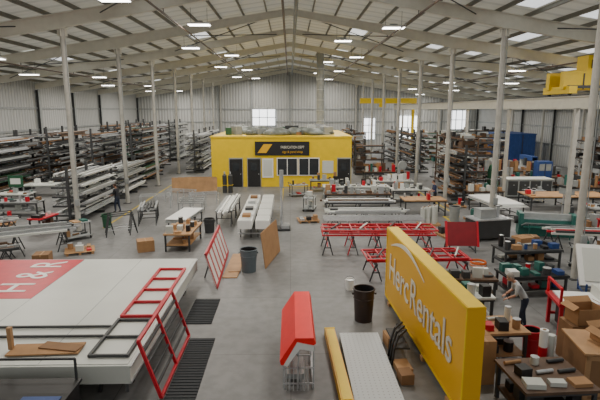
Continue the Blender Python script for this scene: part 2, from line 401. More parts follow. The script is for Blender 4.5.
def ctube(loc,rz,w,d,h,m,nl=4,nx=3,name='welded_frame',tw=.045):
    b=B()
    for i in range(nl): y=-d/2+d*i/(nl-1); b.tube((-w/2,y,h),(w/2,y,h),tw,m)
    for i in range(nx+1):
        x=-w/2+.03+(w-.06)*i/nx; b.tube((x,-d/2,h-.05),(x,d/2,h-.05),tw,m)
        for y in(-d/2+.04,d/2-.04): b.tube((x,y,0),(x,y,h-.05),.045,m)
        b.tube((x,-d/2,.3),(x,d/2,.3),.035,m)
    return b.done(name,loc,rz)
def redstack(loc,rz,w,d,h,layers,seed):
    rn=random.Random(seed); b=B(); nt_=int(w/1.1)+1
    for i in range(nt_):
        x=-w/2+.35+(w-.7)*i/(nt_-1)
        b.tube((x,-d/2-.1,h-.04),(x,d/2+.1,h-.04),.08,STEEL)
        for y in(-d/2,d/2):
            b.tube((x,y,h-.06),(x-.22,y,0.02),.045,RED if i%2 else STEEL); b.tube((x,y,h-.06),(x+.22,y,.02),.045,STEEL)
            b.tube((x-.14,y,.35),(x+.14,y,.35),.035,STEEL)
        b.tube((x,-d/2,.42),(x,d/2,.42),.04,RED)
    for k in range(layers):
        z=h+.035+k*.085; ox=rn.uniform(-.12,.12); oy=rn.uniform(-.06,.06); w2=w*rn.uniform(.86,1); d2=d*rn.uniform(.85,1.05)
        for s_ in(-1,0,1):
            if s_==0 and k%2: continue
            b.tube((ox-w2/2,oy+s_*d2/2,z),(ox+w2/2,oy+s_*d2/2,z),.06,RED)
        nr=6+k
        for i in range(nr+1):
            x=ox-w2/2+.035+(w2-.07)*i/nr; b.tube((x,oy-d2/2,z),(x,oy+d2/2,z),.05,RED)
    z=h+.035+layers*.085
    for i in range(4): x=-w*.4+i*w*.24; b.tube((x,-d*.4,z),(x+.5,d*.4,z),.05,OFFW if i%2 else STEEL)
    return b.done('red_frame_stack',loc,rz)
def cbox(loc,rz,w,d,h,m=CARD,open_=False,name='cardboard_box'):
    b=B(); t=.012
    if open_:
        b.bx(-w/2,w/2,-d/2,d/2,0,t,m)
        b.bx(-w/2,-w/2+t,-d/2,d/2,0,h,m);b.bx(w/2-t,w/2,-d/2,d/2,0,h,m);b.bx(-w/2,w/2,-d/2,-d/2+t,0,h,m);b.bx(-w/2,w/2,d/2-t,d/2,0,h,m)
        b.box((-w/2-.07,0,h+.03),(.18,d,t),m,(0,-.5,0)); b.box((w/2+.07,0,h+.03),(.18,d,t),m,(0,.5,0))
        b.box((0,d/2+.07,h+.05),(w,.18,t),m,(.6,0,0))
    else:
        b.bx(-w/2,w/2,-d/2,d/2,0,h,m); b.bx(-.03,.03,-d/2-.002,d/2+.002,h-.08,h+.003,WOOD)
        b.bx(-w/2,w/2,-.004,.004,h,h+.004,CARD2)
    return b.done(name,loc,rz,bev=.006)
def bin_(loc,r,h,m,name='trash_can',liner=None):
    b=B(); n=20
    b.cyl((0,0,0),(0,0,h),r*.82,m,n,r2=r,cap=False); b.cyl((0,0,0),(0,0,.02),r*.82,m,n)
    b.cyl((0,0,.03),(0,0,h),r*.78,BLACK,n,r2=r*.95,cap=False); b.cyl((0,0,h*.55),(0,0,h*.56),r*.88,liner or BLACK,n)
    b.torus((0,0,h),r,.022,m,n,6); b.torus((0,0,h*.72),r*.96,.014,m,n,6)
    for sx in(-1,1): b.box((sx*(r+.02),0,h*.86),(.05,.14,.05),m)
    return b.done(name,loc)
def drillpress(loc,rz,col=GREYP):
    b=B(); b.bx(-.25,.25,-.35,.3,0,.08,STEEL); b.cyl((0,.15,.08),(0,.15,1.75),.05,ALU,10); b.bx(-.2,.2,-.35,.02,.9,.95,STEEL)
    b.bx(-.16,.16,-.4,.35,1.5,1.85,col); b.cyl((0,-.2,1.5),(0,-.2,1.2),.04,ALU,8); b.bx(-.18,.18,-.42,.37,1.85,1.97,BLACK); b.tube((.16,-.2,1.6),(.4,-.35,1.45),.02,STEEL)
    b.done('drill_press',loc,rz)
def bandsaw(loc,rz,col=GREEN):
    b=B(); b.bx(-.35,.35,-.25,.25,0,.75,col); b.bx(-.45,.4,-.35,.35,.9,.96,ALU); b.bx(-.4,-.22,-.18,.18,.75,1.7,col)
    b.cyl((-.02,-.16,1.7),(-.02,.16,1.7),.34,col,18); b.cyl((-.02,-.2,.55),(-.02,.2,.55),.3,col,18); b.bx(.16,.2,-.02,.02,.96,1.5,ALU); b.bx(-.2,.2,.25,.5,.1,.4,STEEL)
    b.done('band_saw',loc,rz)
def cart(loc,rz,seed,w=1.3,d=.75):
    rn=random.Random(seed); b=B()
    for x in(-w/2+.08,w/2-.08):
        for y in(-d/2+.08,d/2-.08): b.cyl((x-.02,y,.07),(x+.02,y,.07),.07,BLACK,12); b.tube((x,y,.12),(x,y,.85),.04,STEEL)
    for z in(.16,.8): b.bx(-w/2,w/2,-d/2,d/2,z,z+.04,GREYP); items(b,w-.1,d-.1,z+.04,rn,6,.4)
    b.tube((-w/2-.05,-d/2+.05,1.0),(-w/2-.05,d/2-.05,1.0),.03,STEEL)
    for y in(-d/2+.06,d/2-.06): b.tube((-w/2+.05,y,.82),(-w/2-.05,y,1.0),.03,STEEL)
    b.done('shop_cart',loc,rz)
def pallet(loc,rz,seed,pal=PAL,hm=.6):
    rn=random.Random(seed); b=B()
    for x in(-.5,0,.5): b.bx(x-.05,x+.05,-.5,.5,0,.1,WOOD)
    for i in range(6): y=-.45+.18*i; b.bx(-.6,.6,y-.06,y+.06,.1,.125,WOOD)
    items(b,1.1,.9,.125,rn,5,hm,pal); b.done('loaded_pallet',loc,rz)
# ------------------------------------------------------------------ FOREGROUND LEFT
b=B()
b.bx(-12.6,-3.3,9.2,16.5,.55,.95,OFFW); 
b.bx(-12.5,-3.36,9.26,16.44,.95,.965,OFFW)
b.bx(-12.45,-7.2,12.85,16.4,.965,.975,RED)
for x in(-3.3,):
    b.bx(x-.01,x+.02,9.2,16.5,.56,.60,ALU); b.bx(x-.01,x+.02,9.2,16.5,.9,.94,ALU)
for x in(-7.19,-5.2): b.bx(x-.008,x+.008,9.3,16.4,.964,.968,GREYP)
b.text('H & R',1.45,Matrix.Translation((-7.65,14.7,.98))@Matrix.Rotation(R(90),4,'Z'),WHITE,sx=.8)
for y in(10,12.8,15.6):
    for x in(-11.8,-7.8,-3.9):
        b.tube((x-.3,y,.5),(x+.3,y,.5),.1,WOOD)
        for sx in(-1,1):
            b.tube((x+sx*.25,y,.5),(x+sx*.3,y-.2,.0),.06,STEEL); b.tube((x+sx*.25,y,.5),(x+sx*.3,y+.2,.0),.06,STEEL)
b.done('sign_cabinet_on_trestles')
b=B()
for x in(-4.25,-3.45): b.tube((x,11.5,0.03),(x,15.25,0.03),.07,RED)
for i in range(5): y=11.53+3.68*i/4; b.tube((-4.25,y,.03),(-3.45,y,.03),.065,RED)
b.done('red_tube_frame',(0,0,.98))
b=B()
for x in(-4.25,-3.45): b.tube((x,9.5,0.03),(x,11.35,0.03),.06,STEEL)
for y in(9.53,10.4,11.3): b.tube((-4.25,y,.03),(-3.45,y,.03),.055,STEEL)
b.tube((-8.6,10.45,.03),(-4.3,10.45,.03),.05,STEEL); b.tube((-8.6,10.95,.03),(-4.3,10.95,.03),.05,STEEL); b.tube((-8.6,10.45,.03),(-8.6,10.95,.03),.05,STEEL)
b.done('black_tube_frame',(0,0,.98))
b=B()
for y in(9.5,10.9,12.4): b.tube((-2.78,y,.04),(-3.2,y,1.35),.065,RED)
b.tube((-2.78,9.5,.04),(-2.78,12.4,.04),.065,RED); b.tube((-3.2,9.5,1.33),(-3.2,12.4,1.33),.065,RED)
for t in(.2,.4,.6,.8): b.tube((-2.78-.42*t,9.5,.04+1.3*t),(-2.78-.42*t,12.4,.04+1.3*t),.05,STEEL)
b.done('leaning_red_frame')
b=B(); b.box((0,0,.02),(1.5,.5,.03),CARD,(0,0,.05)); b.box((.3,.05,.05),(.9,.3,.03),CARD2,(0,0,-.2)); b.box((-.75,0,.28),(.09,.09,.5),WOOD)
b.done('wood_offcuts',(-5.3,9.85,.965+.02))
b=B(); b.bx(-10.2,-4.15,7.6,8.75,.0,.88,BLACK); b.bx(-10.25,-4.1,7.55,8.8,.88,.93,BLACK)
b.tube((-4.2,8.78,.93),(-4.2,8.78,1.35),.04,STEEL);b.tube((-7.2,8.78,.93),(-7.2,8.78,1.35),.04,STEEL);b.tube((-7.2,8.78,1.35),(-4.2,8.78,1.35),.04,STEEL)
for x in(-9,-7.5,-6,-4.6): b.bx(x-.02,x+.02,7.58,7.6,.05,.85,STEEL)
b.bx(-4.9,-4.2,7.9,8.15,.93,.95,BLUE)
b.done('black_tool_cabinet')
for (x0,x1,y0,y1) in((-2.72,-2.05,9.0,12.3),(-3.1,-2.3,13.2,15.1)):
    b=B(); w=x1-x0;l=y1-y0; b.bx(-w/2,w/2,-l/2,l/2,0,.015,RUB)
    n=int(l/.12)
    for i in range(n): y=-l/2+.06+i*.12; b.bx(-w/2,w/2,y-.03,y+.02,.015,.03,RUB)
    b.done('rubber_floor_mat',((x0+x1)/2,(y0+y1)/2,0))
b=B(); L=4.4
def lean(x,y,z): return (x-.30*z,y,z)
def slab(y0,y1,z0,z1,x0,x1,m):
    b.prism([lean(x0,y0,z0),lean(x1,y0,z0),lean(x1,y0,z1),lean(x0,y0,z1)],(0,y1-y0,0),m)
slab(-L/2,L/2,.02,1.25,-.03,0,WHITE)
slab(-L/2,L/2,.02,.12,-.04,.012,RED); slab(-L/2,L/2,1.15,1.27,-.04,.012,RED)
slab(-L/2,-L/2+.12,.02,1.27,-.04,.012,RED); slab(L/2-.12,L/2,.02,1.27,-.04,.012,RED)
for i in range(1,6): y=-L/2+L*i/6; slab(y-.1,y+.1,.1,1.2,-.035,.004,RED)
for y in(-1.0,1.8): b.tube((-.32,y,.9),(-.6,y,.02),.05,STEEL)
b.done('striped_red_panel',(-2.60,18.15,0),R(2))
b=B(); b.box((0,0,.02),(.55,3.0,.03),WOOD,(0,0,0)); b.box((.03,.2,.05),(.45,2.2,.02),WOOD,(0,0,.06)); b.done('plywood_sheets',(-2.22,18.6,0),-.02)
bin_((-1.6,17.9,0),.33,.88,CAN)
b=B(); b.box((0,0,.72),(.03,2.5,1.42),CARD,(0,-.12,0)); b.box((-.06,0.1,.7),(.02,2.3,1.36),CARD2,(0,-.12,0)); b.done('leaning_cardboard_sheets',(-.8,19.3,0.02),R(-12))
b=B()
for x in(-.42,.42):
    b.bx(x-.33,x+.33,-3.6,3.6,.55,.95,WHITE); b.bx(x-.3,x+.3,-3.55,3.55,.95,.97,OFFW)
    for y in(-3,-1,1,3):
        for s_ in(-.25,.25): b.tube((x+s_,y,0),(x+s_,y,.55),.05,STEEL)
    for y in(-2.4,-.8,.8,2.4): b.bx(x-.335,x+.335,y-.02,y+.02,.55,.975,GREYP)
b.bx(-.8,.8,-3.2,-3.1,.2,.25,ALU)
for y,c in((-2.9,CARD),(-1.2,STEEL),(.6,ALU),(2.2,CARD2)): b.bx(-.6,-.2,y,y+.5,.97,1.1,c)
b.done('white_light_box_pair',(-1.75,26.0,0))
barstand((-3.55,27.5,0),0,5.5,.9,.8,5,[ALU,WHITE,STEEL,OFFW,GREYP],n=10)
b=B(); b.box((0,0,.06),(.7,.9,.06),STEEL)
for sx in(-.28,.28):
    for sy in(-.38,.38): b.cyl((sx-.02,sy,.05),(sx+.02,sy,.05),.05,BLACK,10)
b.cyl((-.1,0,.09),(-.1,0,3.0),.07,ALU,12); b.cyl((-.1,0,2.2),(-.1,0,3.1),.11,GREYP,12)
for i in range(5): b.box((.1,-.3+i*.14,.18),(.4,.09,.16),ALU)
b.done('aluminium_post_on_cart',(-.35,24.6,0))
# ------------------------------------------------------------------ centre foreground
b=B()
prof=[(-.22,.62),(-.24,.72),(.10,1.25),(.50,1.25),(.55,1.12),(.5,1.08),(.14,1.16),(-.16,.62)]
b.prism([(x,9.75,z) for x,z in prof],(0,2.75,0),BRED)
b.prism([(x,9.73,z) for x,z in [(-.16,.62),(.14,1.16),(.5,1.08),(.5,.95),(.2,1.0),(-.08,.6)]],(0,.04,0),WHITE)
for y in(9.85,11.1,12.35):
    for xa in(-.15,.5): b.tube((xa,y,0),(xa,y,.62 if xa<0 else 1.1),.035,ALU)
    b.tube((.17,y,0),(.17,y,1.15),.03,ALU)
    b.tube((-.15,y,.5),(.5,y,.5),.03,ALU); b.tube((-.15,y,.12),(.5,y,.12),.03,ALU)
for xa in(-.15,.5): b.tube((xa,9.8,.12),(xa,12.4,.12),.035,ALU); b.tube((xa,9.8,.5),(xa,12.4,.5),.03,ALU)
for i in range(7): b.cyl((-.1+.08*i,9.72,.03),(-.1+.08*i,9.8,.6+.05*(i%3)),.01,ALU,6)
b.box((.1,10.4,.2),(.4,.8,.12),GREYP)
b.done('red_awning_on_stand')
b=B(); b.bx(-.13,.13,-1.7,1.7,.0,.22,SYEL); b.bx(-.14,.14,1.7,1.74,.0,.23,YEL);b.bx(-.10,.10,-1.65,1.65,.22,.235,YEL); b.done('yellow_sign_post',(1.12,10.7,.0),.03)
PERF=bpy.data.materials.new('perforated_sheet'); PERF.use_nodes=True; nt=PERF.node_tree; bb=nt.nodes['Principled BSDF']; bb.inputs['Roughness'].default_value=.5
tc=nt.nodes.new('ShaderNodeTexCoord'); vo=nt.nodes.new('ShaderNodeTexVoronoi'); vo.inputs['Scale'].default_value=9; vo.inputs['Randomness'].default_value=0
nt.links.new(tc.outputs['Object'],vo.inputs['Vector']); rr=nt.nodes.new('ShaderNodeValToRGB'); rr.color_ramp.elements[0].position=.18; rr.color_ramp.elements[1].position=.24
rr.color_ramp.elements[0].color=(.2,.2,.2,1); rr.color_ramp.elements[1].color=(.48,.51,.52,1); nt.links.new(vo.outputs['Distance'],rr.inputs['Fac']); nt.links.new(rr.outputs['Color'],bb.inputs['Base Color'])
b=B(); b.bx(-.55,.5,-1.6,1.6,.1,.13,PERF)
for y in(-1.4,0,1.4): b.bx(-.5,.45,y-.05,y+.05,0,.1,WOOD)
b.done('perforated_sheet_stack',(1.88,10.7,0))
b=B()
for k in range(3):
    o=k*.22; pts=[(0,-.6+o,.02),(.02,-.65+o,.45),(.15,-.5+o,.7),(.4,-.2+o,.72),(.45,.5+o,.35),(.45,.7+o,.03)]
    for p,q in zip(pts,pts[1:]): b.cyl(p,q,.03,BLACK,8)
b.box((.22,-.1,.45),(.35,.9,.05),STEEL,(0.1,.1,.1)); b.box((.2,.45,.15),(.35,.5,.3),CARD,(0,0,.1)); b.box((.2,-.8,.07),(.35,.5,.14),WOOD,(0,0,.1)); b.box((.15,-1.3,.12),(.3,.35,.24),CARD2,(0,0,.1))
b.done('bent_tube_chair_frames',(2.47,11.4,0))
bin_((2.15,13.4,0),.31,.98,BROWN)
b=B(); b.cyl((0,0,0),(0,0,.36),.13,WHITE,16,r2=.155,cap=False); b.cyl((0,0,0),(0,0,.33),.128,WHITE,16,r2=.14); b.torus((0,0,.36),.155,.01,WHITE,16)
for i in range(8):
    t0=math.pi*i/8;t1=math.pi*(i+1)/8; b.cyl((.155*math.cos(t0),.02,.34+.13*math.sin(t0)),(.155*math.cos(t1),.02,.34+.13*math.sin(t1)),.006,STEEL,5)
b.done('white_bucket',(2.05,15.9,0))
# ------------------------------------------------------------------ big yellow sign
b=B(); L=6.5; Hs=2.3
b.bx(0,.36,-L/2,L/2,.1,.1+Hs,SYEL)
b.bx(-.012,0,-L/2,L/2,.1,.16,YEL); b.bx(-.012,0,-L/2,L/2,Hs+.04,Hs+.1,YEL)
b.bx(-.012,0,-L/2,-L/2+.06,.1,Hs+.1,YEL); b.bx(-.012,0,L/2-.06,L/2,.1,Hs+.1,YEL)
b.bx(0.01,.35,-L/2+.01,L/2-.01,.1+Hs,.11+Hs,YEL)
for y in(-2.6,-.8,.9,2.6): b.bx(-.06,.42,y-.1,y+.1,0,.1,WOOD)
for y in(-2.4,2.4): b.tube((.4,y,1.2),(.68,y,.02),.05,STEEL)
MT=Matrix.Translation((-.02,0,.88))@Matrix.Rotation(R(-90),4,'Z')@Matrix.Rotation(R(90),4,'X')
b.text('Herc',1.2,MT@Matrix.Translation((-2.75,0,0)),LOGO,'LEFT',sx=.9)
b.text('Rentals',1.2,MT@Matrix.Translation((-.45,0,0)),LOGOG,'LEFT',sx=.88)
pts=[]
for i in range(15):
    t=i/14; pts.append((t*3.3-2.6, 1.04+.40*math.sin(math.pi*(t*.9+.05)), .012+.05*math.sin(math.pi*t)))
for p,q in zip(pts,pts[1:]):
    b.prism([MT@Vector((p[0],p[1]-p[2],0)),MT@Vector((q[0],q[1]-q[2],0)),MT@Vector((q[0],q[1]+q[2],0)),MT@Vector((p[0],p[1]+p[2],0))],(-.012,0,0),LOGO)
b.done('yellow_billboard_sign',(3.25,11.85,0),R(2.2))
# ------------------------------------------------------------------ red frames
redstack((3.75,20.5,0),R(-1),5.0,1.4,.86,3,5)
redstack((4.7,17.3,0),R(2),4.0,1.3,.70,2,6)
ctube((4.0,22.7,0),0,4.8,1.1,1.0,ALU,6,4)
b=B(); b.box((0,0,.78),(1.35,.1,1.05),DRED,(-.35,0,0)); 
for x in(-.67,.67): b.box((x,-.01,.78),(.08,.14,1.12),RED,(-.35,0,0))
for x in(-.55,.55): b.tube((x,.1,.9),(x,.65,0),.05,STEEL); b.tube((x,-.15,.4),(x,-.3,0),.05,STEEL); b.tube((x,-.28,.08),(x,.6,.08),.04,STEEL)
b.done('dark_red_sign_panel',(7.5,20.4,0),R(-4))
# ------------------------------------------------------------------ centre-mid benches
LP=[WHITE,OFFW,ALU,GREYP,CARD,STEEL,BLACK,RED]
bench((4.6,33.6,0),0,4.6,1.3,.9,OFFW,GREYP,3,22,pal=LP,hmax=.5)
bench((4.3,30.6,0),0,4.2,1.1,.9,DWOOD,STEEL,4,22,hmax=.5)
barstand((4.0,27.6,0),R(90),4.2,1.3,.85,6,[ALU,STEEL,WHITE,DWOOD,STEEL],n=12)
barstand((4.0,25.2,0),R(90),4.4,1.3,.8,8,[ALU,GREYP,STEEL,OFFW],n=12)
bench((7.9,28.2,0),0,2.5,1.4,.95,WOOD,STEEL,7,3,shelf=False)
bench((8.1,32.2,0),0,2.6,1.2,.9,OFFW,STEEL,8,14,pal=LP,hmax=.5)
bench((2.6,36.6,0),0,2.2,.8,.9,GREYP,STEEL,11,10,hmax=.6)
bench((7.6,35.6,0),0,3.0,1.2,1.0,OFFW,GREYP,9,18,pal=LP,hmax=.6)
cart((.6,34.5,0),.3,12); cart((1.2,29.5,0),1.4,13); cart((7.0,38.2,0),0,14)
bench((8.0,41,0),0,3.5,1.2,1.0,DWOOD,STEEL,15,18,hmax=.8); 
b=B()
for i,(x,y) in enumerate([(0,0),(.3,.05),(.6,0),(.15,.3),(.45,.3),(.75,.28)]): b.cyl((x,y,.12),(x,y,.95+.06*(i%3)),.13,OFFW,14); b.cyl((x,y,.96+.06*(i%3)),(x,y,.99+.06*(i%3)),.05,CARD2,8)
b.bx(-.2,.95,-.2,.5,.0,.12,WOOD); b.done('vinyl_rolls_on_pallet',(7.1,25.2,0))
bin_((9.15,26.2,0),.3,.85,GREYP)
pallet((7.9,23.0,0),.2,201); pallet((1.0,26.4,0),.1,202,hm=.35)
# ------------------------------------------------------------------ left side
PA=[ALU,WHITE,GREYP,OFFW,GREYP,STEEL,ALU,ALU]
PD=[DWOOD,STEEL,CARD2,GREYP,ALU,STEEL,ALU]
crack((-12.2,29.1,0),0,5.6,3.1,1.8,5,21,PA); crack((-12.4,36.2,0),0,5.6,2.6,1.8,4,22,PA)
crack((-13.2,43.6,0),0,6.2,5.0,2.0,7,23,PD+[GREEN]); crack((-9.4,50.8,0),0,6.2,4.2,1.8,6,24,PA)
crack((-14.5,52,0),0,6.4,5.0,2.0,7,25,PD); crack((-9.6,58.6,0),0,5.6,4.2,1.6,6,26,PA)
crack((-16.6,43.8,0),0,6.0,4.6,1.8,6,31,PD); crack((-19.6,42.5,0),0,6.0,4.8,2.0,6,32,PD); crack((-21.2,35.8,0),0,5.4,4.6,2.0,6,37,PD+[GREEN]); crack((-18.2,52,0),0,6,5.0,2,6,33,PD)
crack((-14.5,62,0),0,6.4,5.0,2.0,7,35,PA); crack((-19,61,0),0,6.4,5.0,2.0,7,36,PD)
crack((-22.6,43,0),0,5.4,4.5,1.6,6,34,PD)
bench((-16.8,35.2,0),R(4),4.6,1.4,.85,OFFW,GREYP,41,6,shelf=False,pal=LP)
bench((-18.3,31.2,0),0,3.2,1.2,.85,OFFW,STEEL,42,10); bench((-20.5,27.6,0),0,4.2,1.3,.85,DWOOD,STEEL,45,18); bench((-16.0,28.4,0),0,2.6,1.0,.85,GREYP,STEEL,46,10)
barstand((-15.9,23.6,0),R(-78),4.6,1.2,.7,43,[ALU,STEEL,OFFW],n=8)
barstand((-11.8,20.4,0),R(-62),4.8,1.4,.9,44,[ALU,STEEL,STEEL,GREYP,OFFW],n=12)
barstand((-12.9,18.5,0),R(-62),4.0,1.0,.6,47,[STEEL,DWOOD,GREYP],n=8)
cbox((-14.6,21.4,0),.3,1.0,.8,.9); cbox((-9.9,18.8,0),.2,.6,.6,.5,CARD2)
pallet((-9.2,20.6,0),.4,203,hm=.4); pallet((-15.6,25.8,0),.2,204)
b=B()
for i in range(3):
    y=i*.5
    b.tube((-.6,y,1.0),(.6,y+.2,1.0),.04,STEEL)
    for x in(-.55,.55): b.tube((x,y+.1,1.0),(x-.2,y-.1,0),.035,STEEL); b.tube((x,y+.1,1.0),(x+.2,y+.3,0),.035,STEEL)
    b.tube((-.65,y+.05,.3),(.65,y+.15,.3),.03,ALU)
b.done('folding_trestles',(-8.3,23.4,0),.4)
barstand((-7.9,26.6,0),R(12),2.6,1.0,.8,48,[STEEL,GREYP,ALU],n=6)
for (x,y,r_) in((-8.6,30.6,.2),(-7.4,32.4,-.3),(-5.6,31.2,.4)): ctube((x,y,0),r_,1.9,.9,.8,ALU,3,2,name='aluminium_frame',tw=.04)
ctube((-5.9,28.6,0),.1,1.4,1.8,.8,GREYP,4,2,name='aluminium_frame')
bench((-4.9,21.7,0),R(88),2.4,1.2,.8,WOOD,STEEL,51,12,pal=[CARD,CARD2,OFFW,BLACK,STEEL,WOOD],hmax=.4)
sheets((-5.5,25.0,0),R(-6),3.2,1.1,.6,4,[WHITE,GREYP,OFFW],52,legm=STEEL)
cbox((-6.4,20.8,0),.4,.7,.6,.5); bin_((-4.1,24.0,0),.28,.7,STEEL)
b=B()
for i in range(4): b.box((i*.2,i*.14,.56),(3.4-.5*i,.03,1.1),[WOOD,CARD,WOOD,CARD2][i],(-.12,0,0))
for x in(-1.2,1.2): b.tube((x,.6,.9),(x,1.05,.02),.05,STEEL)
b.tube((-1.3,.62,.85),(1.3,.62,.85),.05,STEEL)
b.done('leaning_plywood_boards',(-7.2,36.2,.02))
b=B()
for x in(0,.42): b.cyl((x,0,0),(x,0,1.3),.17,STEEL,14); b.cyl((x,0,1.3),(x,0,1.45),.17,STEEL,14,r2=.06); b.cyl((x,0,1.45),(x,0,1.6),.06,ALU,8)
b.box((.2,0,.6),(.85,.38,.03),YEL)
b.done('gas_cylinders',(-4.9,36.0,0))
bench((-12.6,24.4,0),R(80),1.5,.7,.8,RED,STEEL,61,6); bin_((-9.7,25.2,0),.25,.7,GREEN); cart((-10.3,22.8,0),.8,62)
b=B(); b.bx(-.5,.5,-.03,.03,.9,1.7,GREEN);b.bx(-.35,.35,-.04,-.03,1.1,1.5,WHITE)
for x in(-.4,.4): b.tube((x,0,0),(x,0,1.0),.04,STEEL); b.tube((x,-.3,.02),(x,.3,.02),.05,STEEL)
b.done('green_safety_sign',(-18.9,33.4,0))
# ------------------------------------------------------------------ right side
shelf((13.6,39.6,0),R(90),6.5,1.3,4.2,7,71,DWOOD,[CARD2,DWOOD,STEEL,BLACK,GREYP,DWOOD,OFFW]); 
crack((11.9,34.0,0),0,3.4,3.8,1.7,6,72,[DWOOD,CARD2,ALU,STEEL,STEEL])
shelf((18.2,46,0),0,4.6,1.2,3.4,6,73); crack((12.8,50,0),0,5.5,4.2,1.8,6,74,PD); crack((12.8,58.5,0),0,5.5,4.2,1.8,6,76,PD)
shelf((7.6,46.5,0),0,2.8,1.1,3.0,5,77); shelf((22.5,56,0),0,5,1.2,4,6,78); shelf((18,60,0),0,5,1.2,3.6,6,79,GREEN)
shelf((7.5,58,0),0,3,1.1,3.6,6,80); shelf((27.3,42,0),R(90),6,1.2,3.6,5,81); shelf((7.2,52,0),R(90),4,1.1,3.2,5,82); crack((8.0,66,0),0,5,4.2,1.6,6,83,PD)
b=B(); b.bx(-1.5,1.5,-3,3,0.15,3.4,BLUE)
for i in range(12): b.bx(-1.54,-1.5,-2.9+i*.5,-2.7+i*.5,.25,3.3,BLUE)
for i in range(6): b.bx(-1.4+i*.5,-1.2+i*.5,-3.04,-3,.25,3.3,BLUE)
b.bx(-.03,.03,-3.06,-3,.2,3.35,STEEL); b.bx(-1.55,1.55,-3.05,3.05,3.4,3.5,BLUE)
for x in(-1.4,1.4):
    for y in(-2.8,2.8): b.bx(x-.1,x+.1,y-.1,y+.1,0,.15,STEEL)
b.done('blue_container',(26.3,57.5,0))
# cnc router and panel saw in the right bay
b=B(); b.bx(-2.2,2.2,-1,1,.1,.85,GREYP); b.bx(-2.25,2.25,-1.05,1.05,.85,.95,ALU)
b.bx(-.6,-.2,-1.2,-1.05,.4,1.9,OFFW); b.bx(-.6,-.2,1.05,1.2,.4,1.9,OFFW); b.bx(-.65,-.15,-1.2,1.2,1.6,2.0,BLUE); b.bx(-.8,-.3,-.3,.1,1.1,1.8,STEEL); b.cyl((-.55,-.1,1.1),(-.55,-.1,.97),.05,ALU,8)
for x in(-2,0,2):
    for y in(-.8,.8): b.bx(x-.08,x+.08,y-.08,y+.08,0,.1,BLACK)
b.done('cnc_router',(22.4,44.2,0))
b=B(); b.box((0,0,1.35),(3.2,.08,2.1),OFFW,(-.2,0,0)); b.box((0,-.12,1.4),(.3,.2,2.2),STEEL,(-.2,0,0)); b.box((0,-.25,1.5),(.45,.25,.4),RED,(-.2,0,0))
for x in(-1.4,1.4): b.tube((x,-.3,0),(x,-.2,.9),.07,STEEL); b.tube((x,.8,0),(x,.2,2.0),.07,STEEL); b.tube((x,-.3,.05),(x,.8,.05),.06,STEEL)
b.done('vertical_panel_saw',(17.4,51.0,0))
b=B(); b.bx(-.55,.55,-.35,.35,.1,2.3,BLUE); b.bx(-.02,.02,-.37,-.35,.15,2.2,STEEL)
for x in(-.25,.25): b.bx(x-.2,x+.2,-.37,-.35,1.6,2.1,GREYP)
b.bx(-.5,.5,-.3,.3,0,.1,BLACK); b.done('tall_blue_cabinet',(19.3,36.4,0))
b=B(); b.bx(-1.6,1.6,-.6,.6,.1,1.3,GREYP); b.bx(-1.65,1.65,-.65,.65,1.3,1.35,OFFW)
for i in range(4): b.bx(-1.55+i*.8,-.85+i*.8,-.62,-.6,.2,1.2,STEEL); b.bx(-1.2+i*.8,-1.1+i*.8,-.65,-.62,.9,.94,ALU)
b.bx(-1.5,1.5,-.5,.5,0,.1,BLACK); b.done('grey_steel_cabinet',(16.9,34.0,0))
bench((17.3,29.8,0),R(-2),5.0,2.0,.9,WOOD,STEEL,91,3,shelf=False,name='layout_table')
bench((21.5,33.2,0),0,5.0,1.6,.9,DWOOD,STEEL,92,34,hmax=.8); bench((19.0,38.4,0),0,6.0,1.6,.9,DWOOD,STEEL,93,34,hmax=.9); bench((25,30,0),0,5,1.6,.9,WOOD,STEEL,94,36,hmax=.7)
bench((25,37.5,0),0,4.4,1.4,.9,DWOOD,STEEL,95,30,hmax=.9); bench((19,25.8,0),0,5.4,1.5,.9,GREYP,STEEL,96,40,hmax=.6); bench((18.6,41.8,0),0,6,1.5,.95,DWOOD,STEEL,85,40,hmax=1.0)
bench((18.6,22.0,0),0,3.0,1.2,.9,DWOOD,STEEL,86,24,hmax=.6); bench((12.8,31.3,0),0,2.4,.9,.9,DWOOD,STEEL,87,14,hmax=.6)
sheets((12.2,28.0,0),R(6),3.6,2.0,.75,5,[OFFW,GREYP,WHITE],97,legm=STEEL)
bench((16.2,22.8,0),0,1.8,1.0,.8,RED,RED,98,8)
drillpress((15.4,26.3,0),.3); drillpress((13.3,44.4,0),0,TEAL); bandsaw((15.6,36.6,0),.4); bandsaw((22.4,27.6,0),-.3,GREYP); bandsaw((9.2,39.2,0),0,GREYP); drillpress((22.9,35.4,0),0); cart((21.7,30.6,0),.2,63); cart((16.4,31.8,0),.1,65)
drillpress((23.6,26.0,0),0,TEAL); bandsaw((14.9,45.6,0),0); cart((16.3,20.2,0),.5,66)
pallet((10.5,26.4,0),.1,205); pallet((15.8,24.5,0),.2,207,hm=.8); pallet((10.6,30.3,0),0,208,hm=.9)
cbox((10.3,20.6,0),.3,.7,.6,.6); cbox((15.9,18.9,0),.1,.8,.8,.8); cbox((11.1,21.3,0),-.2,.5,.5,.45,CARD2)
